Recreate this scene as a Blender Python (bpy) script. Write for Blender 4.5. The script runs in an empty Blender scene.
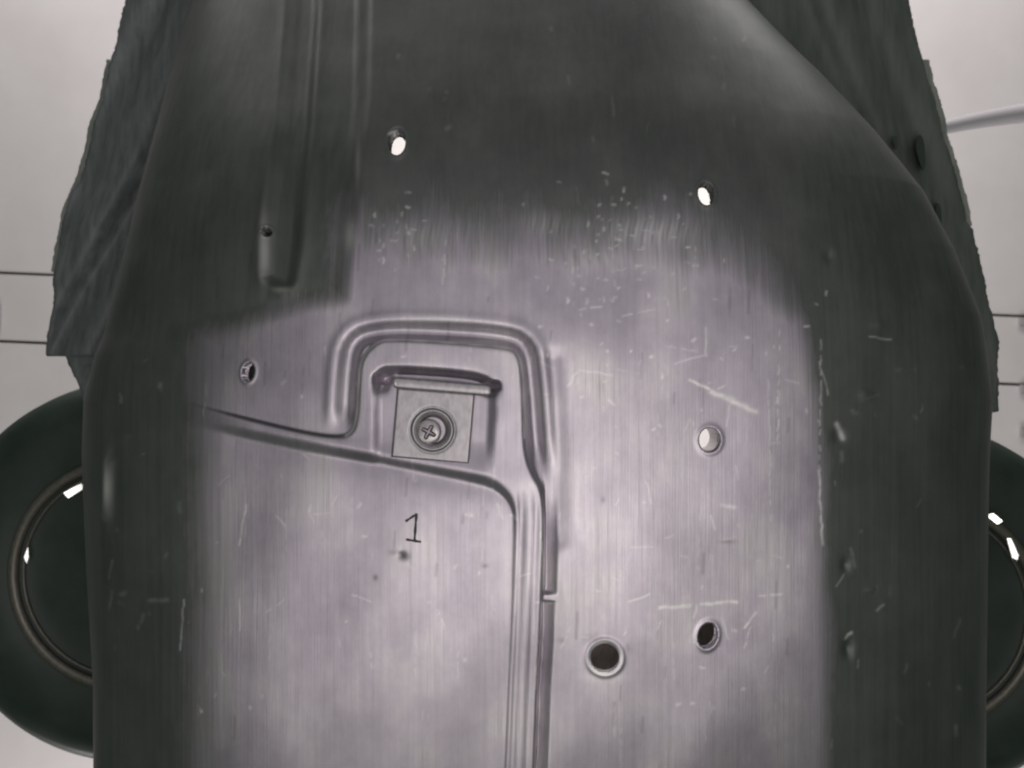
import bpy, bmesh, math, random
import numpy as np
from mathutils import Vector, Matrix

# ------------------------------------------------------------------ scene, camera, lights
random.seed(4); rng = np.random.default_rng(7)
S = 0.00025            # one working unit (about one pixel at the front of the shell) in metres
D = 880.0              # camera distance from the front of the shell in working units
sc = bpy.context.scene
col = sc.collection

cd = bpy.data.cameras.new("camera"); cam = bpy.data.objects.new("camera", cd); col.objects.link(cam)
cam.location = (0, -D * S, 0); cam.rotation_euler = (math.radians(90), 0, 0)
cd.sensor_width = 36; cd.lens = 36 * D / 1024; cd.clip_start = 0.005; cd.clip_end = 50
sc.camera = cam
cd.dof.use_dof = True; cd.dof.focus_distance = (D + 8) * S; cd.dof.aperture_fstop = 30

w = bpy.data.worlds.new("World"); sc.world = w; w.use_nodes = True
bg = w.node_tree.nodes['Background']; bg.inputs[0].default_value = (0.78, 1.0, 0.82, 1); bg.inputs[1].default_value = 0.075

def area(name, loc, target, sx, sy, power, color):
    l = bpy.data.lights.new(name, 'AREA'); l.shape = 'RECTANGLE'; l.size = sx * S; l.size_y = sy * S
    l.energy = power; l.color = color
    o = bpy.data.objects.new(name, l); col.objects.link(o)
    o.location = Vector(loc) * S
    o.rotation_euler = (Vector(target) - Vector(loc)).to_track_quat('-Z', 'Y').to_euler()
    return o
area("bench_lamp", (60, -960, 330), (60, 0, 330), 1750, 1900, 0.34, (1.0, 0.93, 0.99))
area("patch_fill", (175, -950, -260), (70, 0, -130), 360, 440, 0.092, (1.0, 0.97, 0.90))  # unseen lamp added to brighten the metal right of the middle
area("patch_fill", (-330, -950, -540), (-150, 0, -226), 760, 440, 0.075, (1.0, 0.96, 0.92))  # unseen lamp added to raise the lower left of the panel
area("wall_fill_upper", (0, 900, 2300), (0, 2100, 300), 3600, 500, 3.2, (1.0, 0.95, 0.95))  # unseen fill added above the view to brighten the wall
area("wall_fill_lower", (0, 900, -2100), (0, 2100, -300), 3600, 500, 2.5, (1.0, 0.95, 0.95))  # unseen fill added below the view, also for the wall
area("hidden_wall_fill", (150, 1350, 330), (150, 2100, 330), 1300, 900, 0.55, (1.0, 0.97, 0.92))  # added fill hidden behind the shell, whitens what the holes show

vs = sc.view_settings; vs.view_transform = 'Standard'; vs.look = 'None'; vs.exposure = 0; vs.gamma = 1
sc.render.resolution_x = 1024; sc.render.resolution_y = 768
sc.render.engine = 'CYCLES'; sc.cycles.filter_width = 2.2

# ------------------------------------------------------------------ helpers
def at(px, py, Y):
    """world-unit point at working depth Y on the sight line of photo position px, py"""
    k = (D + Y) / D
    return Vector(((px - 512) * k, Y, (384 - py) * k))

def link(name, me, mat, parent=None, smooth=True):
    o = bpy.data.objects.new(name, me); col.objects.link(o)
    if mat: me.materials.append(mat)
    if smooth and len(me.polygons):
        me.polygons.foreach_set('use_smooth', [True] * len(me.polygons))
    if parent: o.parent = parent
    return o

def mesh_from(name, v, f):
    me = bpy.data.meshes.new(name); me.from_pydata([tuple(p) for p in v], [], f); me.update(); return me

def empty(name, loc):
    o = bpy.data.objects.new(name, None); col.objects.link(o); o.location = Vector(loc) * S
    o.empty_display_size = 0.02
    return o

def tag(o, label=None, cat=None, group=None, kind=None):
    if label: o['label'] = label
    if cat: o['category'] = cat
    if group: o['group'] = group
    if kind: o['kind'] = kind

def sm(x, a, b):
    t = np.clip((x - a) / (b - a), 0, 1); return t * t * (3 - 2 * t)

def dist_path(px, py, path):
    d = np.full(px.shape, 1e9)
    for (x0, y0), (x1, y1) in zip(path[:-1], path[1:]):
        vx, vy = x1 - x0, y1 - y0; L = vx * vx + vy * vy + 1e-9
        t = np.clip(((px - x0) * vx + (py - y0) * vy) / L, 0, 1)
        d = np.minimum(d, np.hypot(px - x0 - t * vx, py - y0 - t * vy))
    return d

def sdf(px, py, poly):
    d = dist_path(px, py, list(poly) + [poly[0]])
    ins = np.zeros(px.shape, bool); n = len(poly)
    for i in range(n):
        x0, y0 = poly[i]; x1, y1 = poly[(i + 1) % n]
        if y0 == y1: continue
        c = ((y0 > py) != (y1 > py)) & (px < (x1 - x0) * (py - y0) / (y1 - y0) + x0)
        ins ^= c
    return np.where(ins, d, -d)

def chaikin(p, n=2, closed=False):
    p = [np.array(q, float) for q in p]
    for _ in range(n):
        q = []
        m = len(p) if closed else len(p) - 1
        if not closed: q.append(p[0])
        for i in range(m):
            a, b = p[i], p[(i + 1) % len(p)]
            q += [a * .75 + b * .25, a * .25 + b * .75]
        if not closed: q.append(p[-1])
        p = q
    return [tuple(a) for a in p]

# ------------------------------------------------------------------ materials
def new_mat(name):
    m = bpy.data.materials.new(name); m.use_nodes = True
    nt = m.node_tree; b = nt.nodes['Principled BSDF']; return m, nt, b

def N(nt, t, **k):
    n = nt.nodes.new(t)
    for a, v in k.items(): setattr(n, a, v)
    return n

def noise(nt, scale3, detail=6, rough=0.6, scale=1.0):
    tc = N(nt, 'ShaderNodeTexCoord'); mp = N(nt, 'ShaderNodeMapping')
    mp.inputs['Scale'].default_value = scale3
    nt.links.new(tc.outputs['Object'], mp.inputs[0])
    n = N(nt, 'ShaderNodeTexNoise'); n.inputs['Scale'].default_value = scale
    n.inputs['Detail'].default_value = detail; n.inputs['Roughness'].default_value = rough
    nt.links.new(mp.outputs[0], n.inputs['Vector']); return n.outputs['Fac']

def ramp(nt, fac, stops):
    r = N(nt, 'ShaderNodeValToRGB'); e = r.color_ramp.elements
    e[0].position, e[0].color = stops[0][0], (*stops[0][1], 1)
    e[1].position, e[1].color = stops[-1][0], (*stops[-1][1], 1)
    for p, c in stops[1:-1]:
        x = e.new(p); x.color = (*c, 1)
    nt.links.new(fac, r.inputs[0]); return r.outputs[0]

def mix(nt, fac, a, b):
    m = N(nt, 'ShaderNodeMix', data_type='RGBA')
    for sock, v in ((m.inputs[0], fac), (m.inputs[6], a), (m.inputs[7], b)):
        if isinstance(v, (int, float)): sock.default_value = v
        elif isinstance(v, tuple): sock.default_value = (*v, 1)
        else: nt.links.new(v, sock)
    return m.outputs[2]

def math_(nt, op, a, b, c=None):
    m = N(nt, 'ShaderNodeMath', operation=op)
    for i, v in enumerate((a, b, c)):
        if v is None: continue
        if isinstance(v, (int, float)): m.inputs[i].default_value = v
        else: nt.links.new(v, m.inputs[i])
    return m.outputs[0]

def attr(nt, name):
    a = N(nt, 'ShaderNodeAttribute'); a.attribute_name = name; return a.outputs['Fac']

def shell_material():
    m, nt, b = new_mat("brushed_metal")
    g = (0.62, 0.57, 0.63)
    streak = noise(nt, (2600, 300, 45), 5, 0.65)
    streak2 = noise(nt, (700, 200, 14), 4, 0.6)
    blotch = noise(nt, (55, 55, 40), 6, 0.62)
    c = ramp(nt, blotch, [(0.30, (0.37, 0.332, 0.378)), (0.5, (0.48, 0.435, 0.485)), (0.70, (0.62, 0.575, 0.59))])
    c = mix(nt, math_(nt, 'MULTIPLY', ramp(nt, streak2, [(0.40, (0, 0, 0)), (0.66, (1, 1, 1))]), 0.25), c, (0.31, 0.29, 0.31))
    dark_mask = attr(nt, 'dark_mask'); grime_dark = attr(nt, 'grime_dark'); scr_shine = attr(nt, 'scratch_shine')
    # dark tone: streaky edge that follows the brushing direction
    dark_mask = math_(nt, 'ADD', math_(nt, 'SUBTRACT', math_(nt, 'MULTIPLY', dark_mask, 1.15), 0.04), math_(nt, 'MULTIPLY', math_(nt, 'SUBTRACT', blotch, 0.5), 1.3))
    fs = math_(nt, 'ADD', dark_mask, math_(nt, 'MULTIPLY', math_(nt, 'SUBTRACT', streak2, 0.5), 0.5))
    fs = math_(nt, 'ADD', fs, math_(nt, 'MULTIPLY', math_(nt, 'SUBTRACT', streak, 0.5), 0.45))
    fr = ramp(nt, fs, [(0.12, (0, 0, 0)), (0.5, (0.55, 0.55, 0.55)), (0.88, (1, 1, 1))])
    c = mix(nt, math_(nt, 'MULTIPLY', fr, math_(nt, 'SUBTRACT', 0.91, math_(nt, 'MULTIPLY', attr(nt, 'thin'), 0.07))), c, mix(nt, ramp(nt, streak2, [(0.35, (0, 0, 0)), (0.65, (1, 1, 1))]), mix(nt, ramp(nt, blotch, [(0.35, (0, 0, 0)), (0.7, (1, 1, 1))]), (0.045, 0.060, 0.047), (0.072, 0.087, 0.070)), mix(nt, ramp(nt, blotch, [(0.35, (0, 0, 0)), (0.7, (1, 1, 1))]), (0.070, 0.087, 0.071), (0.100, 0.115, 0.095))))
    c = mix(nt, grime_dark, c, (0.035, 0.03, 0.03))
    c = mix(nt, scr_shine, c, (1.0, 0.98, 0.95))  # scratches and painted highlights share this pale colour
    nt.links.new(c, b.inputs['Base Color'])
    met = math_(nt, 'SUBTRACT', 0.9, math_(nt, 'MULTIPLY', fr, 0.35))
    nt.links.new(met, b.inputs['Metallic'])
    r = math_(nt, 'ADD', 0.33, math_(nt, 'MULTIPLY', streak, 0.16))
    r = math_(nt, 'ADD', r, math_(nt, 'MULTIPLY', fr, 0.07))
    r = math_(nt, 'ADD', r, math_(nt, 'MULTIPLY', scr_shine, 0.2))
    nt.links.new(r, b.inputs['Roughness'])
    bp = N(nt, 'ShaderNodeBump'); bp.inputs['Strength'].default_value = 0.35; bp.inputs['Distance'].default_value = 0.00012
    h = math_(nt, 'ADD', streak, math_(nt, 'MULTIPLY', noise(nt, (900, 300, 300), 3, .6), 0.35))
    nt.links.new(h, bp.inputs['Height']); nt.links.new(bp.outputs[0], b.inputs['Normal'])
    return m

def metal(name, lo, hi, rough, metallic=0.9, s=900):
    m, nt, b = new_mat(name)
    n = noise(nt, (s, s, s * .4), 5, .65)
    nt.links.new(ramp(nt, n, [(0.3, lo), (0.7, hi)]), b.inputs['Base Color'])
    b.inputs['Metallic'].default_value = metallic
    nt.links.new(math_(nt, 'ADD', rough, math_(nt, 'MULTIPLY', n, 0.15)), b.inputs['Roughness'])
    bp = N(nt, 'ShaderNodeBump'); bp.inputs['Strength'].default_value = 0.2; bp.inputs['Distance'].default_value = 0.0001
    nt.links.new(n, bp.inputs['Height']); nt.links.new(bp.outputs[0], b.inputs['Normal'])
    return m

def rubber(name, lo, hi, rough, s3=(300, 300, 40), bump=0.0006):
    m, nt, b = new_mat(name)
    n = noise(nt, s3, 6, .65)
    nt.links.new(ramp(nt, n, [(0.3, lo), (0.7, hi)]), b.inputs['Base Color'])
    nt.links.new(math_(nt, 'ADD', rough, math_(nt, 'MULTIPLY', n, 0.2)), b.inputs['Roughness'])
    bp = N(nt, 'ShaderNodeBump'); bp.inputs['Strength'].default_value = 0.5; bp.inputs['Distance'].default_value = bump
    nt.links.new(n, bp.inputs['Height']); nt.links.new(bp.outputs[0], b.inputs['Normal'])
    return m

M_shell = shell_material()
M_plate = metal("plate_metal", (0.34, 0.315, 0.33), (0.50, 0.47, 0.485), 0.34)
M_screw = metal("screw_steel", (0.26, 0.24, 0.245), (0.50, 0.47, 0.47), 0.24, s=2500)
M_ink = rubber("stamp_dark", (0.02, 0.018, 0.02), (0.05, 0.045, 0.05), 0.5)
M_liner = rubber("liner_rubber", (0.11, 0.122, 0.125), (0.24, 0.255, 0.255), 0.42)
M_liner_green = rubber("liner_rubber_faded", (0.10, 0.115, 0.10), (0.17, 0.185, 0.165), 0.5)
M_fray = rubber("frayed_rubber", (0.26, 0.27, 0.24), (0.46, 0.46, 0.42), 0.5)
M_tyre = rubber("tyre_black", (0.028, 0.042, 0.034), (0.050, 0.068, 0.056), 0.35, (60, 60, 60), 0.0002)
M_rim = metal("rim_grey", (0.16, 0.145, 0.125), (0.26, 0.24, 0.21), 0.35, 0.5)
M_mark = metal("glint_chrome", (0.88, 0.88, 0.86), (0.93, 0.93, 0.91), 0.08, 1.0)  # mirror metal for chips that stand in for lamp glints
M_wall = rubber("panel_paint", (0.66, 0.62, 0.62), (0.74, 0.70, 0.70), 0.5, (12, 12, 12), 0.0002)
M_tab = rubber("tab_grey", (0.36, 0.34, 0.35), (0.44, 0.42, 0.43), 0.5)
M_hose = rubber("hose_grey", (0.52, 0.49, 0.52), (0.56, 0.53, 0.56), 0.6, (30, 30, 30), 0.0002)
M_gap = rubber("gap_dark", (0.02, 0.02, 0.02), (0.04, 0.04, 0.04), 0.7)

# ------------------------------------------------------------------ wall behind
wall = empty("panel_wall", (0, 1900, 0))
tag(wall, "pale grey wall of wide panels with thin dark seams behind the metal shell", "wall")
WY = 1900.0
kw = (D + WY) / D
def wall_box(x0, x1, z0, z1, y0, y1, mat, name, parent, tilt, zc):
    bm = bmesh.new()
    bmesh.ops.create_cube(bm, size=1)
    for v in bm.verts:
        v.co = Vector(((x0 + x1) / 2 + v.co.x * (x1 - x0), (y0 + y1) / 2 + v.co.y * (y1 - y0), (z0 + z1) / 2 + v.co.z * (z1 - z0)))
    bmesh.ops.bevel(bm, geom=bm.edges[:], offset=3, segments=2, affect='EDGES')
    R = Matrix.Rotation(tilt, 4, 'Y')
    for v in bm.verts:
        c = R @ Vector((v.co.x, 0, v.co.z)); v.co = Vector((c.x, v.co.y - WY, c.z)) * S
    me = bpy.data.meshes.new(name); bm.to_mesh(me); bm.free()
    return link(name, me, mat, parent, False)
tilt = math.atan(0.0425)
zs = [(384 - 294.5) * kw, (384 - 363) * kw]      # seam heights at the middle of the wall
W2 = 3600
wall_box(-W2, W2, zs[0] + 4, 3000, WY, WY + 60, M_wall, "panel", wall, tilt, 0)
wall_box(-W2, W2, zs[1] + 4, zs[0] - 4, WY, WY + 60, M_wall, "panel", wall, tilt, 0)
wall_box(-W2, W2, -3000, zs[1] - 4, WY, WY + 60, M_wall, "panel", wall, tilt, 0)
wall_box(-W2, W2, -3000, 3000, WY + 62, WY + 90, M_gap, "backing_board", wall, tilt, 0)
for px, py, ww, hh in ((-3, 317, 10, 27), (1024, 322, 13, 9), (1025, 389, 13, 9), (1025, 432, 13, 9)):
    R = Matrix.Rotation(-tilt, 4, 'Y')
    c = R @ Vector(((px - 512) * kw, 0, (384 - py) * kw))
    wall_box(c.x - ww / 2 * kw, c.x + ww / 2 * kw, c.z - hh / 2 * kw, c.z + hh / 2 * kw, WY - 12, WY - 1, M_tab, "grey_tab", wall, tilt, 0)

# hose crossing the wall, upper right
def tube_mesh(name, pts, radii, n=20):
    v, f = [], []
    P = [Vector(p) for p in pts]
    for i, p in enumerate(P):
        t = (P[min(i + 1, len(P) - 1)] - P[max(i - 1, 0)]).normalized()
        a = t.cross(Vector((0, 1, 0))).normalized(); b = t.cross(a).normalized()
        for j in range(n):
            an = 2 * math.pi * j / n
            v.append((p + (a * math.cos(an) + b * math.sin(an)) * radii[i]) * S)
    for i in range(len(P) - 1):
        for j in range(n):
            f.append((i * n + j, i * n + (j + 1) % n, (i + 1) * n + (j + 1) % n, (i + 1) * n + j))
    f.append(tuple(range(n - 1, -1, -1))); f.append(tuple(range((len(P) - 1) * n, len(P) * n)))
    return mesh_from(name, v, f)
hp = [(820, 166), (870, 149), (910, 137), (945, 127), (985, 119), (1024, 113), (1070, 108), (1130, 108), (1200, 112)]
hp = chaikin(hp, 2)
HY = 1250
pts = [at(x, y, HY) for x, y in hp]
hose = link("pale_hose", tube_mesh("pale_hose", pts, [(6.3 + 3 * min(1, max(0, (x - 930) / 90))) * (D + HY) / D for x, y in hp]), M_hose)
tag(hose, "pale grey hose running off to the right in front of the panel wall", "hose")

# ------------------------------------------------------------------ the shell: surface description
NEXP = 3.2; DEP = 270.0; CX = 20.0
def Yf(Z):
    u = np.maximum(Z - 20, 0); return np.where(u < 300, 0.00085 * u * u, 76.5 + 0.51 * (u - 300))
rows = np.array([-160, 0, 96, 150, 205, 260, 320, 400, 450, 560, 672, 800, 900], float)
Lp = np.array([235, 185, 160, 148, 136, 126, 112, 92, 90, 93, 99, 101, 101], float)
Rp = np.array([520, 715, 820, 870, 915, 945, 968, 981, 979, 977, 977, 977, 977], float)
def widths(Z):
    Ys = Yf(Z) + 0.72 * DEP
    py = 384 - Z * D / (D + Ys)
    k = (D + Ys) / D
    L = np.interp(py, rows, Lp); R = np.interp(py, rows, Rp)
    return CX - (L - 512) * k, (R - 512) * k - CX
GW = 1.35
half = np.concatenate([np.arange(0, 0.86, 0.0026), 0.86 + 0.14 * np.sin(np.linspace(0.02, 1, 40) * math.pi / 2)])
r = np.concatenate([-half[::-1], half[1:]])
Zs = np.arange(-540, 690, GW)
RR, ZZ = np.meshgrid(r, Zs)
def base(RR, ZZ):
    WL, WR = widths(ZZ)
    X = CX + np.where(RR < 0, RR * WL, RR * WR)
    a = np.abs(RR)
    Y = Yf(ZZ) + DEP * (1 - np.maximum(1 - a ** NEXP, 0) ** (1 / NEXP))
    return np.stack([X, Y, ZZ], -1)
B = base(RR, ZZ)
PX = 512 + B[..., 0] * D / (D + B[..., 1]); PY = 384 - B[..., 2] * D / (D + B[..., 1])
du = np.gradient(B, axis=1); dv = np.gradient(B, axis=0)
NN = np.cross(du, dv); NN /= np.linalg.norm(NN, axis=-1, keepdims=True) + 1e-9
NN *= np.where(NN[..., 1:2] > 0, -1, 1)

# ---- pressed relief (heights in working units, + towards the camera)
inner = chaikin([(150, 393), (185, 402), (250, 419), (300, 431), (338, 437), (353, 432), (357, 412), (358, 388), (360, 358), (378, 340),
         (393, 339), (440, 341), (498, 346), (519, 350), (524, 378), (525, 430), (527, 455), (534, 474), (543, 488), (545, 515), (544, 560), (542, 620), (539, 680), (534, 800), (530, 920),
         (500, 920), (503, 800), (508, 680), (511, 620), (513, 560), (514, 515), (512, 496), (500, 482),
         (480, 474), (380, 455), (300, 441), (185, 416), (150, 408)], 2, True)
chan = chaikin([(342, 448), (345, 425), (347, 375), (352, 340), (380, 331), (440, 332), (500, 336), (526, 344), (532, 385), (536, 450), (544, 490)], 2)
ledge = [(190, 424), (300, 450), (380, 463), (480, 482), (515, 490)]
recessQ = [(366, -260), (361, 96), (352, 180), (341, 296), (300, 305), (200, 328), (60, 352), (40, -260)]
rib = chaikin([(290, -260), (276, 96), (259, 205), (256, 262), (259, 281), (286, 293), (297, 276), (304, 180), (312, 96), (326, -260)], 1, True)
h = np.zeros_like(PX)
ds = sdf(PX, PY, inner)
fade = sm(PX, 165, 260)
dl = dist_path(PX, PY, ledge)
soft = 9.0 * np.exp(-(dl / 14) ** 2)
h += (3.0 + 2.6 * np.exp(-(dl / 26) ** 2) * (PY > 395)) * sm(ds, -1.5 - 1.3 * soft, 4.5) * fade
dc = dist_path(PX, PY, chan)
cf = 1 - sm(PY, 404, 436)
cf = np.where(PX > 450, 1 - sm(PY, 440, 500), cf)
h -= 7.0 * np.exp(-np.abs(dc / 8.0) ** 2.2) * sm(-ds, -2, 3) * cf
h += 1.5 * np.exp(-((dc - 15) / 6) ** 2) * sm(-ds, 0, 4) * cf
dl = dist_path(PX, PY, ledge)
h -= 2.5 * np.exp(-(dl / 15) ** 2) * sm(-ds, -1, 9) * fade * (PY > 400) * (PX < 525)
dq = sdf(PX, PY, recessQ)
h -= sm(dq, -12, 14) * (4 + 0.045 * np.clip(300 - PY, 0, 400))
dr = sdf(PX, PY, rib)
h += 2.0 * np.exp(-(dr / 7) ** 2) * (PY > -100)
h -= 5.2 * sm(dr, -3, 14)
# beads right of the lower panel
def beadpath(off):
    return chaikin([(492 + off * .4, 474 - off * .2), (512 + off, 480), (515 + off, 505), (513 + off, 560), (511 + off, 620), (508 + off, 680), (503 + off, 800), (500 + off, 900)], 2)
lo = sm(PY, 472, 486)
for off, amp, sg in ((7, -2.4, 4.5), (22, -1.6, 4)):
    h += .8 * amp * np.exp(-(dist_path(PX, PY, beadpath(off)) / sg) ** 2) * sm(PY, 478, 512)
for ys, xs, y0, y1, dp in (([480, 540, 588], [544, 546, 545], 470, 594, 8.0), ([600, 640, 690, 900], [543, 542, 539, 531], 601, 1200, 8.0)):
    x0 = np.interp(PY, ys, xs)
    t = np.clip((PX - x0) / 12.5, 0, 1)
    inside = sm(PY, y0, y0 + (70 if y0 < 500 else 2)) * (1 - sm(PY, y1 - 2, y1 + 1))
    h -= dp * np.where(PX > x0 - 1.6, (1 - t) * sm(PX, x0 - 1.6, x0 + .4), 0) * inside
h -= 2.5 * np.exp(-(dist_path(PX, PY, [(552, 360), (556, 430), (558, 540)]) / 10) ** 2)
# recess for the bracket in the plateau
rec = [(374, 384), (376, 372), (388, 366), (470, 372), (492, 379), (497, 390), (490, 500), (374, 490)]
drc = sdf(PX, PY, chaikin(rec, 1, True))
h -= 4.5 * sm(drc, -3, 9) * (1 - sm(PY, 440, 475))
hol = chaikin([(381, 386), (383, 377), (391, 374), (430, 376), (478, 380), (491, 389)], 2)
h -= 6 * np.exp(-(dist_path(PX, PY, hol) / 6) ** 2)
for cx, cy in ((383, 379), (491, 386)):
    h -= 8 * np.exp(-(((PX - cx) / 8) ** 4 + ((PY - cy) / 4.5) ** 4))
# dents, general waviness
for cx, cy, sx, sy, a in ((845, 565, 4, 7, -5), (847, 648, 4.5, 9, -6), (838, 436, 6, 7, -4), (922, 150, 9, 20, -8), (895, 140, 4, 9, -4),
                          (403, 555, 5, 4, -2.5), (830, 255, 5, 6, -3), (880, 325, 8, 5, 2.5), (865, 395, 7, 5, 2.5), (870, 590, 6, 3, 2)):
    h += .6 * a * np.exp(-(((PX - cx) / sx) ** 2 + ((PY - cy) / sy) ** 2))
def wave(a, fx, fy, p): return a * np.sin(PX * fx + PY * fy + p)
h += 4 * np.exp(-(dist_path(PX, PY, [(111, 462), (108, 515)]) / 5) ** 2)  # ridge added on the left flank to catch a highlight
h += wave(1.3, .013, .004, .4) + wave(.8, .028, -.009, 2) + wave(.7, .011, .024, 1.1) + wave(.35, .045, .03, 4) + wave(.18, .07, .011, 0.3)

holes = [(397, 143, 8.5, 12, 5), (706, 194, 8, 11.5, -8), (710, 440, 10.5, 12, 0), (248, 372, 6.5, 9.5, 8), (708, 636, 9.5, 12.5, 14), (605, 658, 14, 14, 0), (263, 228, 4.5, 5.2, 20)]
def ell(hx, hy, rx, ry, ang):
    a = math.radians(ang); dx, dy = PX - hx, PY - hy
    u = dx * math.cos(a) + dy * math.sin(a); v = -dx * math.sin(a) + dy * math.cos(a)
    return u / rx, v / ry
for hx, hy, rx, ry, ang in holes:
    u, v = ell(hx, hy, rx, ry, ang); rho = np.hypot(u, v)
    if rx > 12: h += 1.1 * np.exp(-((rho - 1.28) / .16) ** 2)
    else: h += 0.9 * np.exp(-((rho - 1.15) / .2) ** 2)

P = B + NN * h[..., None]

# ---- wear and tone maps, with painted highlights
scr_shine = np.zeros_like(PX); grime_dark = np.zeros_like(PX)
def line(x0, y0, x1, y1, wd=1.2, a=.8, brk=0.0):
    global scr_shine
    n = max(2, int(math.hypot(x1 - x0, y1 - y0) / 5)); pts = []
    ix = np.nonzero((PX > min(x0, x1) - 12) & (PX < max(x0, x1) + 12) & (PY > min(y0, y1) - 12) & (PY < max(y0, y1) + 12))
    px, py = PX[ix], PY[ix]; acc = scr_shine[ix]
    prev = (x0, y0)
    for i in range(1, n + 1):
        t = i / n; q = (x0 + (x1 - x0) * t + random.uniform(-.8, .8), y0 + (y1 - y0) * t + random.uniform(-.8, .8))
        if random.random() >= brk:
            d = dist_path(px, py, [prev, q]); acc = np.maximum(acc, a * random.uniform(.5, 1) * np.exp(-(d / wd) ** 2))
        prev = q
    scr_shine[ix] = acc
line(690, 380, 715, 392, 1.3, .9); line(712, 392, 756, 412, 2.2, .8, .25); line(730, 398, 752, 410, 2.6, .6, .4)
line(660, 608, 690, 606, 1.6, .9); line(680, 607, 738, 602, 1.6, .75, .2); line(760, 596, 782, 594, 1.0, .5, .4)
line(745, 628, 756, 612, 1.2, .8); line(694, 618, 698, 606, 1.0, .5); line(722, 618, 728, 640, 1.0, .45)
line(568, 386, 577, 372, 1.2, .6); line(609, 400, 614, 406, 1.1, .6); line(818, 470, 822, 545, 1.1, .75); line(821, 340, 819, 470, .9, .4, .3)
line(768, 380, 771, 520, .9, .35, .3); line(780, 330, 777, 440, .9, .4, .4); line(446, 240, 443, 285, .9, .5, .3); line(180, 650, 183, 600, 1, .4)
line(389, 134, 396, 131, 1.3, .6); line(497, 504, 503, 519, 1.2, .3); line(511, 515, 516, 518, 1.5, .8)
line(541, 532, 544, 586, 1.0, .75); line(537, 602, 552, 603, 1.2, .8); line(541, 604, 536, 690, 1.0, .5)
line(722, 505, 735, 508, 2, .5); line(723, 540, 735, 537, 0.9, .25); line(245, 505, 238, 545, 1.1, .55); line(239, 600, 240, 630, 1, .4)
line(836, 424, 843, 438, 2.4, .45); line(845, 638, 850, 632, 1.6, .5); line(876, 610, 883, 604, 1.3, .45)
# pale nicks along the edge of the dark tone, thickest around the upper middle
for i in range(150):
    if i < 85: x, y = random.gauss(625, 45), random.gauss(248, 28)
    elif i < 110: x, y = random.gauss(385, 25), random.gauss(228, 18)
    else: x, y = random.uniform(530, 830), random.uniform(240, 440)
    L_ = random.uniform(1, 5); a_ = random.choice([0.1, .3, 1.4, 1.5, 1.6, 2.6])
    line(x, y, x + L_ * math.cos(a_), y + L_ * math.sin(a_), random.uniform(.8, 1.5), random.uniform(.25, .75))
for i in range(70):
    x = random.uniform(190, 810); y = random.uniform(330, 740); L_ = random.uniform(8, 50)
    line(x, y, x - random.uniform(-1, 3), y + L_, random.uniform(.7, 1.0), random.uniform(.08, .26), .25)
for i in range(40):
    x = random.uniform(200, 800); y = random.uniform(340, 720)
    line(x, y, x + random.uniform(-3, 3), y + random.uniform(-3, 3), random.uniform(.9, 1.6), random.uniform(.2, .6))
for i in range(60):      # faint scuffs and dust on the dark areas
    x = random.choice([random.uniform(110, 190), random.uniform(830, 970), random.uniform(380, 800)]); y = random.uniform(330, 740) if x < 190 or x > 830 else random.uniform(20, 200)
    L_ = random.choice([2, 4, 8, 18]); a_ = random.choice([random.uniform(1.3, 1.8), random.uniform(0, 3.1)])
    line(x, y, x + L_ * math.cos(a_), y + L_ * math.sin(a_), random.uniform(.8, 2.4), random.uniform(.04, .16))
for i in range(46):
    x = random.gauss(660, 75); y = random.uniform(300, 690); L_ = random.choice([6, 9, 14, 22, 34]); a_ = random.choice([random.uniform(-.4, .6), random.uniform(1.2, 2.2)])
    line(x, y, x + L_ * math.cos(a_), y + L_ * math.sin(a_), random.uniform(.6, 1.0), random.uniform(.2, .6), .2)
for i in range(22):
    x = random.uniform(200, 500); y = random.uniform(340, 700); L_ = random.choice([4, 8, 14, 20]); a_ = random.uniform(0, 3.1)
    if abs(x - 432) < 70 and 330 < y < 480: continue
    line(x, y, x + L_ * math.cos(a_), y + L_ * math.sin(a_), random.uniform(.6, .9), random.uniform(.15, .5), .2)
nz = np.sin(PX * .9 + 2 * np.sin(PY * .11)) * np.sin(PX * .37 + PY * .05) * .5 + .5
scr_shine *= np.where(PY < 300, .8, 1)
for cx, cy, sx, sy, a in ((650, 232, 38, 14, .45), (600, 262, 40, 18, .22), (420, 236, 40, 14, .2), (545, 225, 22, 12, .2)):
    scr_shine = np.maximum(scr_shine, a * np.exp(-(((PX - cx) / sx) ** 2 + ((PY - cy) / sy) ** 2)) * nz)
# worn pale patches and painted highlights on raised edges, strongest on the left flank
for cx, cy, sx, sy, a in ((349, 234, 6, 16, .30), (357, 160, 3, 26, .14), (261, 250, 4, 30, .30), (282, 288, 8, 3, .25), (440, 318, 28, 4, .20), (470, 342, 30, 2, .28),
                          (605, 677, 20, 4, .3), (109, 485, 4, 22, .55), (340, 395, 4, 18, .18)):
    q = a * np.exp(-(((PX - cx) / sx) ** 2 + ((PY - cy) / sy) ** 2)); scr_shine = np.maximum(scr_shine, q)
edge = np.exp(-((ds - 1.0) / 1.3) ** 2) * (PX > 346) * (PX < 526) * (PY < 438) * .8 + np.exp(-(dist_path(PX, PY, [(541, 500), (543, 540), (542, 590)]) / 1.0) ** 2) * .4  # bright lines painted along pressed edges as if catching the lamp
scr_shine = np.maximum(scr_shine, edge * (.75 + .25 * np.sin(PX * .21 + PY * .17)))
u, v = ell(605, 658, 14, 14, 0); rho = np.hypot(u, v); an = np.arctan2(v, u)
scr_shine = np.maximum(scr_shine, .85 * np.exp(-((rho - 1.1) / .13) ** 2) * (0.6 + 0.4 * np.sin(3 * an + 1)))
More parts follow.
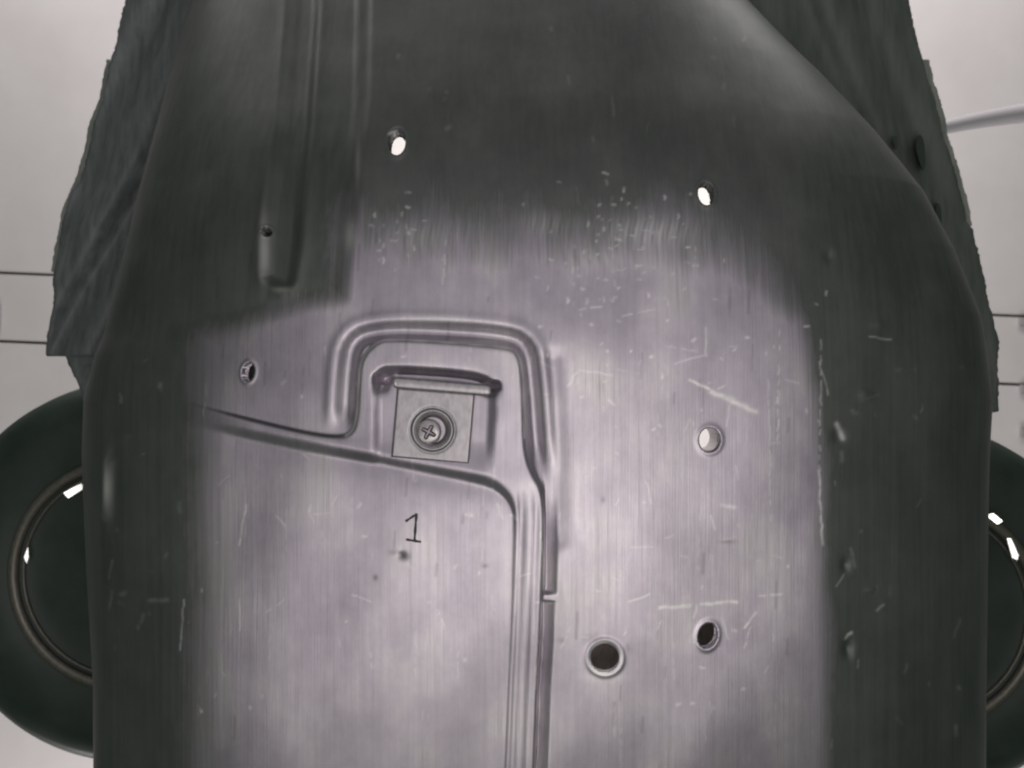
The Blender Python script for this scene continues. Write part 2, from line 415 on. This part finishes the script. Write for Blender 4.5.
for cx, cy, sx, sy, a in ((403, 555, 5, 4, .9), (395, 552, 6, 3, .4), (376, 577, 2.5, 3, .6), (485, 566, 3, 2, .4), (728, 542, 8, 2, .35), (603, 500, 2, 3, .4),
                          (562, 641, 5, 3, .3), (628, 648, 3, 5, .3), (600, 640, 14, 5, .35), (247, 380, 7, 7, .25), (730, 300, 1.5, 14, .3), (345, 440, 14, 3, .25)):
    grime_dark = np.maximum(grime_dark, a * np.exp(-(((PX - cx) / sx) ** 2 + ((PY - cy) / sy) ** 2)))  # stains, and a dark patch above the large hole
grime_dark = np.maximum(grime_dark, .75 * np.exp(-((ds - .3) / 1.3) ** 2) * sm(PX, 175, 240) * (1 - sm(PX, 335, 352)) * (PY < 437 + 0 * PX) * (PY < 402 + (PX - 185) * .235 + 5))  # dark line along the crease above the pressed strip
for i in range(60):
    x = random.uniform(200, 800); y = random.uniform(230, 720); L_ = random.uniform(4, 26)
    ix = np.nonzero((abs(PX - x) < 8) & (PY > y - 8) & (PY < y + L_ + 8))
    grime_dark[ix] = np.maximum(grime_dark[ix], random.uniform(.08, .3) * np.exp(-(dist_path(PX[ix], PY[ix], [(x, y), (x - 1, y + L_)]) / random.uniform(.8, 1.6)) ** 2))
# dark tone over the top and both flanks, lighter metal inside the outline
pale_area = [(186, 900), (184, 560), (190, 440), (192, 330), (300, 300), (340, 292), (350, 238), (470, 232), (560, 236), (655, 222), (740, 262), (800, 322), (818, 400), (822, 560), (828, 900)]
db = sdf(PX, PY, pale_area)
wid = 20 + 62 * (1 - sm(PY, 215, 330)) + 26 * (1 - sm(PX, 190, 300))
dark_mask = (1 - sm((db - 14 * (1 - sm(PX, 190, 300))) / wid, -1, 1))
thin = (1 - sm(PY, 200, 420)) * sm(PX, 335, 375) * (1 - sm(PX, 780, 860))  # eases the dark tone in the upper middle

# ---- mesh with real holes
nr, nc = PX.shape
keep = np.ones((nr - 1, nc - 1), bool)
fx = (PX[:-1, :-1] + PX[1:, 1:] + PX[:-1, 1:] + PX[1:, :-1]) / 4; fy = (PY[:-1, :-1] + PY[1:, 1:] + PY[:-1, 1:] + PY[1:, :-1]) / 4
sPX, sPY = PX, PY
for hx, hy, rx, ry, ang in holes:
    PX, PY = fx, fy
    u, v = ell(hx, hy, rx, ry, ang); keep &= np.hypot(u, v) > 1
    PX, PY = sPX, sPY
idx = np.arange(nr * nc).reshape(nr, nc)
q = np.stack([idx[:-1, :-1], idx[:-1, 1:], idx[1:, 1:], idx[1:, :-1]], -1)[keep]
# pull the rim vertices onto the true outline of each hole
fcount = np.zeros(nr * nc, int); np.add.at(fcount, q.ravel(), 1); fcount = fcount.reshape(nr, nc)
for hx, hy, rx, ry, ang in holes:
    u, v = ell(hx, hy, rx, ry, ang); rho = np.hypot(u, v)
    sel = (fcount > 0) & (fcount < 4) & (rho < 1.6)
    dx = (sPX - hx) * (1 / np.maximum(rho, .2) - 1); dy = (sPY - hy) * (1 / np.maximum(rho, .2) - 1)
    kk = (D + P[..., 1]) / D
    P[..., 0] += np.where(sel, dx * kk, 0); P[..., 2] -= np.where(sel, dy * kk, 0)
used = np.unique(q); remap = -np.ones(nr * nc, int); remap[used] = np.arange(len(used))
qv = remap[q]
V = (P.reshape(-1, 3)[used] * S)

shell = empty("metal_shell", (20, 100, -540))
tag(shell, "large curved grey metal shell with a screwed bracket, round holes and a stamped 1", "metal shell")
org = np.array(shell.location)
me = bpy.data.meshes.new("curved_panel")
me.vertices.add(len(V)); me.vertices.foreach_set('co', (V - org).astype(np.float32).ravel())
me.loops.add(qv.size); me.loops.foreach_set('vertex_index', qv.astype(np.int32).ravel())
me.polygons.add(len(qv)); me.polygons.foreach_set('loop_start', np.arange(0, qv.size, 4, dtype=np.int32))
me.update(calc_edges=True); me.validate()
for nm, arr in (('scratch_shine', scr_shine), ('grime_dark', grime_dark), ('dark_mask', dark_mask), ('thin', thin)):
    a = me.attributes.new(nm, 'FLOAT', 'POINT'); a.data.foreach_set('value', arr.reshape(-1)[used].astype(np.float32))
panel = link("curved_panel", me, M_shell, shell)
so = panel.modifiers.new("thickness", 'SOLIDIFY'); so.thickness = 13 * S; so.offset = -1 if me.polygons[len(me.polygons) // 2].normal.y < 0 else 1
so.use_even_offset = False

# point on the finished surface under a photo position
fPX = PX.ravel(); fPY = PY.ravel(); fP = P.reshape(-1, 3); fN = NN.reshape(-1, 3)
def surf(px, py, lift=0.0):
    i = int(np.argmin((fPX - px) ** 2 + (fPY - py) ** 2))
    Y = fP[i][1] - lift
    return at(px, py, Y)

def to_local(pts, parent):
    o = parent.matrix_world.translation if False else parent.location
    return [Vector(p) * S - Vector(o) for p in pts]

# stamped figure 1: cut strokes with a dark floor
def stroke(v, f, p0, p1, wd):
    n = 6; b = len(v)
    dx, dy = p1[0] - p0[0], p1[1] - p0[1]; L = math.hypot(dx, dy); nx, ny = -dy / L * wd / 2, dx / L * wd / 2
    for i in range(n + 1):
        t = i / n; x, y = p0[0] + dx * t, p0[1] + dy * t; k = 1.0 + .25 * math.sin(i * 2.1)
        for s, l in ((-1, .15), (-1, .5), (1, .5), (1, .15)):
            v.append(surf(x + s * nx * k, y + s * ny * k, l))
    for i in range(n):
        a = b + i * 4
        for j in range(3): f.append((a + j, a + j + 1, a + j + 5, a + j + 4))
    f.append((b, b + 1, b + 2, b + 3)); f.append((b + 4 * n + 3, b + 4 * n + 2, b + 4 * n + 1, b + 4 * n))
v, f = [], []
stroke(v, f, (416.5, 513.5), (414.5, 540), 2.5); stroke(v, f, (405.5, 521.5), (416.5, 514), 2.2); stroke(v, f, (406, 539.5), (421, 542), 2.3)
n1 = link("stamped_number", mesh_from("stamped_number", to_local(v, shell), f), M_ink, shell, False)

# bracket plate with countersink, lip, washer and cross-head screw
bc = [(397, 388), (475, 394), (469, 464), (391, 457)]        # tl tr br bl
Yp = surf(384, 420)[1] - 6.0
def quad(u, v): 
    a = np.array(bc[0]) * (1 - u) + np.array(bc[1]) * u; b = np.array(bc[3]) * (1 - u) + np.array(bc[2]) * u
    return a * (1 - v) + b * v
SCX, SCY = 432.5, 430.0
v, f = [], []; n = 96
for j in range(n + 1):
    for i in range(n + 1):
        p = quad(i / n, j / n); e = min(i, n - i, j, n - j) / n * 75
        rr = math.hypot(p[0] - SCX, p[1] - SCY)
        hh = 0.0
        hh -= 2.2 * max(0, 1 - e / 2.0) ** 2
        hh -= 17.0 * float(1 - sm(np.array(rr), 7.0, 17.0))
        hh += 1.4 * math.exp(-((rr - 19.5) / 1.6) ** 2) - 0.9 * math.exp(-((rr - 22.5) / 1.2) ** 2)
        v.append(at(p[0], p[1], Yp - hh))
for j in range(n):
    for i in range(n):
        a = j * (n + 1) + i; f.append((a, a + n + 1, a + n + 2, a + 1))
ring = [i for i in range(n + 1)] + [j * (n + 1) + n for j in range(1, n + 1)] + [n * (n + 1) + i for i in range(n - 1, -1, -1)] + [j * (n + 1) for j in range(n - 1, 0, -1)]
b0 = len(v)
for i in ring: p = v[i]; v.append(Vector((p.x, p.y + 12, p.z)))
for k in range(len(ring)):
    k2 = (k + 1) % len(ring); f.append((ring[k], ring[k2], b0 + k2, b0 + k))
br = empty("bracket", (0, 0, 0)); bpy.data.objects.remove(br)
brm = mesh_from("bracket", to_local(v, shell), f)
bracket = link("bracket", brm, M_plate, shell)
# rolled lip on top of the plate
v, f = [], []; n = 24; m = 12
for i in range(n + 1):
    t = i / n; x = 393.5 + t * 98; y = 382.5 + t * 8.2
    for j in range(m):
        an = 2 * math.pi * j / m; s = 1 if 0 < i < n else .7
        c = at(x, y, Yp + 1); v.append(c + Vector((0, math.cos(an) * 2.6 * s, math.sin(an) * 6.0 * s)))
for i in range(n):
    for j in range(m): f.append((i * m + j, i * m + (j + 1) % m, (i + 1) * m + (j + 1) % m, (i + 1) * m + j))
f.append(tuple(range(m))); f.append(tuple(range(n * m + m - 1, n * m - 1, -1)))
link("lip", mesh_from("lip", to_local(v, shell), f), M_plate, bracket)
# screw
v, f = [], []; nr_, na = 40, 96
hx, hy, R0 = 428.5, 432.0, 12.8; ca, sa = math.cos(math.radians(28)), math.sin(math.radians(28))
v.append(at(hx, hy, Yp + 0.4 + 7.5))
for i in range(1, nr_ + 1):
    rr = R0 * i / nr_
    for j in range(na):
        an = 2 * math.pi * j / na; dx, dy = rr * math.cos(an), rr * math.sin(an)
        uu, vv = abs(dx * ca + dy * sa), abs(-dx * sa + dy * ca)
        dome = 3.2 * math.sqrt(max(0, 1 - (rr / R0) ** 2.6))
        wd = 2.5 - 0.12 * rr
        cross = max(0, 1 - uu / (wd * 1.15), 1 - vv / (wd * 1.15)) * float(1 - sm(np.array(rr), 6.2, 8.2))
        v.append(at(hx + dx, hy + dy, Yp + 3.6 - dome + 7.5 * cross))
for j in range(na): f.append((0, 1 + j, 1 + (j + 1) % na))
for i in range(nr_ - 1):
    for j in range(na):
        a = 1 + i * na; f.append((a + j, a + na + j, a + na + (j + 1) % na, a + (j + 1) % na))
b0 = len(v); a = 1 + (nr_ - 1) * na
for j in range(na): p = v[a + j]; v.append(Vector((p.x, p.y + 14, p.z)))
for j in range(na): f.append((a + j, b0 + j, b0 + (j + 1) % na, a + (j + 1) % na))
link("screw", mesh_from("screw", to_local(v, shell), f), M_screw, bracket)

# bushing behind the hole right of the middle
c = surf(710, 440); v, f = [], []; n = 48
for rr, dy in ((10.4, 9), (10.4, 48), (14, 48), (14, 9)):
    for i in range(n):
        a = 2 * math.pi * i / n; v.append(c + Vector((rr * math.cos(a), dy, rr * 1.12 * math.sin(a))))
for q_ in range(4):
    for i in range(n): f.append((q_ * n + i, q_ * n + (i + 1) % n, ((q_ + 1) % 4) * n + (i + 1) % n, ((q_ + 1) % 4) * n + i))
link("bushing", mesh_from("bushing", to_local(v, shell), f), M_plate, shell, False)

# dark backing made up behind the lower holes to block the bright wall
bm = bmesh.new(); bmesh.ops.create_cube(bm, size=1)
for vv in bm.verts: vv.co = Vector((60 + vv.co.x * 760, 190 + vv.co.y * 90, -330 + vv.co.z * 170)) * S - shell.location
bmesh.ops.bevel(bm, geom=bm.edges[:], offset=14 * S, segments=3, affect='EDGES')
me = bpy.data.meshes.new("hole_backing"); bm.to_mesh(me); bm.free(); link("hole_backing", me, M_rim, shell)

# torn liner sheets behind both flanks
def sheet(name, outer, inner_x, Y0, Yout, mat, fold, seed, parent=shell, thick=5):
    rs = np.random.default_rng(seed)
    outer = chaikin(outer, 1) if False else outer
    # resample the outer outline by length
    o = np.array(outer, float); seg = np.hypot(*np.diff(o, axis=0).T); cum = np.concatenate([[0], np.cumsum(seg)])
    n = int(cum[-1] / 2.2); t = np.linspace(0, cum[-1], n)
    ox = np.interp(t, cum, o[:, 0]); oy = np.interp(t, cum, o[:, 1])
    nz = np.cumsum(rs.normal(0, .5, n)); nz -= np.convolve(np.pad(nz, 20, mode='edge'), np.ones(41) / 41, 'valid'); ox = ox + nz * .8 + rs.normal(0, .2, n)
    ph = rs.uniform(0, 6, 8); fr = rs.uniform(.04, .13, 8); m = 70
    v, f = [], []
    for i in range(n):
        ix = np.interp(oy[i], inner_x[1], inner_x[0])
        for j in range(m + 1):
            s = j / m; x = ox[i] + (ix - ox[i]) * s; y = oy[i]
            q = sum(math.sin(fr[k] * (x + (.28 + .05 * k) * y * (1 if x < 512 else -1) + 3 * math.sin(y * .03 + k)) + ph[k]) for k in range(8)) / 8
            Y = Yout + (Y0 - Yout) * s + fold * q
            v.append(at(x, y, Y))
    for i in range(n - 1):
        for j in range(m):
            a = i * (m + 1) + j; f.append((a, a + 1, a + m + 2, a + m + 1))
    ob = link(name, mesh_from(name, to_local(v, parent), f), mat, parent)
    md = ob.modifiers.new("thickness", 'SOLIDIFY'); md.thickness = thick * S; md.offset = 0
    return ob
sheet("torn_liner", [(150, -140), (128, 0), (112, 60), (103, 96), (94, 130), (85, 165), (80, 182), (72, 192), (66, 215), (60, 245), (55, 270), (54, 300), (50, 322), (47, 345), (46, 355), (56, 353.5), (66, 352), (72, 366), (78, 384), (84, 400), (90, 420)],
      ([330, 320, 310, 290, 270], [-140, 96, 250, 380, 420]), 330, 400, M_liner, 34, 3)
sheet("torn_liner", [(880, -140), (910, 20), (932, 96), (944, 140), (950, 160), (956, 185), (961, 200), (966, 222), (973, 232), (980, 270), (988, 300), (992, 322), (997, 345), (998, 390), (999, 411), (991, 409), (986, 425), (980, 440)],
      ([640, 700, 760, 800, 800], [-140, 96, 250, 380, 440]), 330, 390, M_liner_green, 22, 5)
sheet("frayed_strip", [(928, 60), (937, 96), (948, 140), (958, 170), (966, 200), (971, 226)],
      ([905, 915, 935, 950, 952], [60, 96, 150, 200, 226]), 415, 425, M_fray, 6, 9)
sheet("frayed_strip", [(108, 60), (100, 96), (90, 130), (82, 165), (72, 190), (62, 215), (58, 238), (52, 272)],
      ([130, 120, 106, 92, 78], [60, 96, 165, 215, 272]), 430, 440, M_fray, 6, 11)

# dark oval slots in the right-hand sheet
for px, py, rx, ry, Yd in ((921, 151, 4.2, 17, 350), (895.5, 142, 2.2, 6.5, 328), (939, 214, 2.5, 12, 352)):
    v, f = [], []; n = 40
    for Yk in (Yd - 3, Yd + 30):
        for i in range(n):
            a = 2 * math.pi * i / n; q = 1 + .08 * math.sin(3 * a + px)
            v.append(at(px + rx * q * math.cos(a) + .12 * ry * math.sin(a), py + ry * q * math.sin(a), Yk))
    f = [tuple(range(n)), tuple(range(2 * n - 1, n - 1, -1))] + [(i, n + i, n + (i + 1) % n, (i + 1) % n) for i in range(n)]
    link("oval_plug", mesh_from("oval_plug", to_local(v, shell), f), M_tyre, shell, False)

# ------------------------------------------------------------------ round wheels behind the shell
def lathe(name, prof, cx, cz, cy, tiltz, mat, parent, seg=160):
    v, f = [], []; m = len(prof); R = Matrix.Rotation(tiltz, 3, 'Z')
    for i in range(seg):
        a = 2 * math.pi * i / seg
        for rr, yy in prof: v.append((R @ Vector((rr * math.cos(a), yy, rr * math.sin(a)))) * S)
    for i in range(seg):
        for j in range(m - 1):
            a, b = i * m + j, ((i + 1) % seg) * m + j
            f.append((a, a + 1, b + 1, b))
    return link(name, mesh_from(name, v, f), mat, parent)
def wheel(px, py, Y, R, r, tz, marks, label):
    k = (D + Y) / D; c = at(px, py, Y)
    w = empty("round_wheel", c); tag(w, label, "wheel", "wheels beside the shell")
    R *= k; r *= k
    prof = [(0, 10), (r * .3, 8), (r * .8, 12), (r * .9, 6), (r * 1.0, 2), (r * 1.1, -6), (R * .8, -14), (R * .92, -8), (R * .98, 8), (R, 34), (R, 110), (R * .9, 140), (0, 142)]
    lathe("tyre", prof, 0, 0, 0, tz, M_tyre, w)
    ringp = []
    for i in range(15):
        a = 2 * math.pi * i / 14; ringp.append((r + 5.2 * k * math.cos(a), -3 + 7 * math.sin(a)))
    lathe("rim_ring", ringp, 0, 0, 0, tz, M_rim, w)
    ringp = []
    for i in range(11):
        a = 2 * math.pi * i / 10; ringp.append((r - 9 * k + 1.6 * k * math.cos(a), 3 + 4 * math.sin(a)))
    lathe("rim_ring", ringp, 0, 0, 0, tz, M_rim, w)
    for quadp in marks:
        R3 = Matrix.Rotation(tz, 3, 'Z'); v = []
        for dy in (-11, -6):
            for x, y in quadp: v.append((R3 @ Vector(((x - px) * k, dy + (x - quadp[0][0]) * k * (0.5 if px < 512 else -0.5), (py - y) * k))) * S)
        nq = len(quadp)
        f = [tuple(range(nq)), tuple(range(2 * nq - 1, nq - 1, -1))] + [(i, (i + 1) % nq, nq + (i + 1) % nq, nq + i) for i in range(nq)]
        link("glint_chip", mesh_from("glint_chip", v, f), M_mark, w, False)  # added chip that imitates a lamp glint on the rim
    return w
wheel(126, 574, 470, 194, 112, 0.0, [[(67, 492), (81, 483.5), (84, 488), (71, 497.5)], [(28, 556), (31, 546), (31.5, 556), (30, 562)]],
      "black wheel at the left of the shell with a grey ring fully in view")
wheel(925, 613, 470, 189, 112, 0.0, [[(982, 514), (988, 512), (995, 519), (991, 522.5)], [(1003, 537), (1006, 537), (1012, 553), (1011, 558), (1007, 556)]],
      "black wheel at the right of the shell, mostly hidden, cut off by the picture edge")
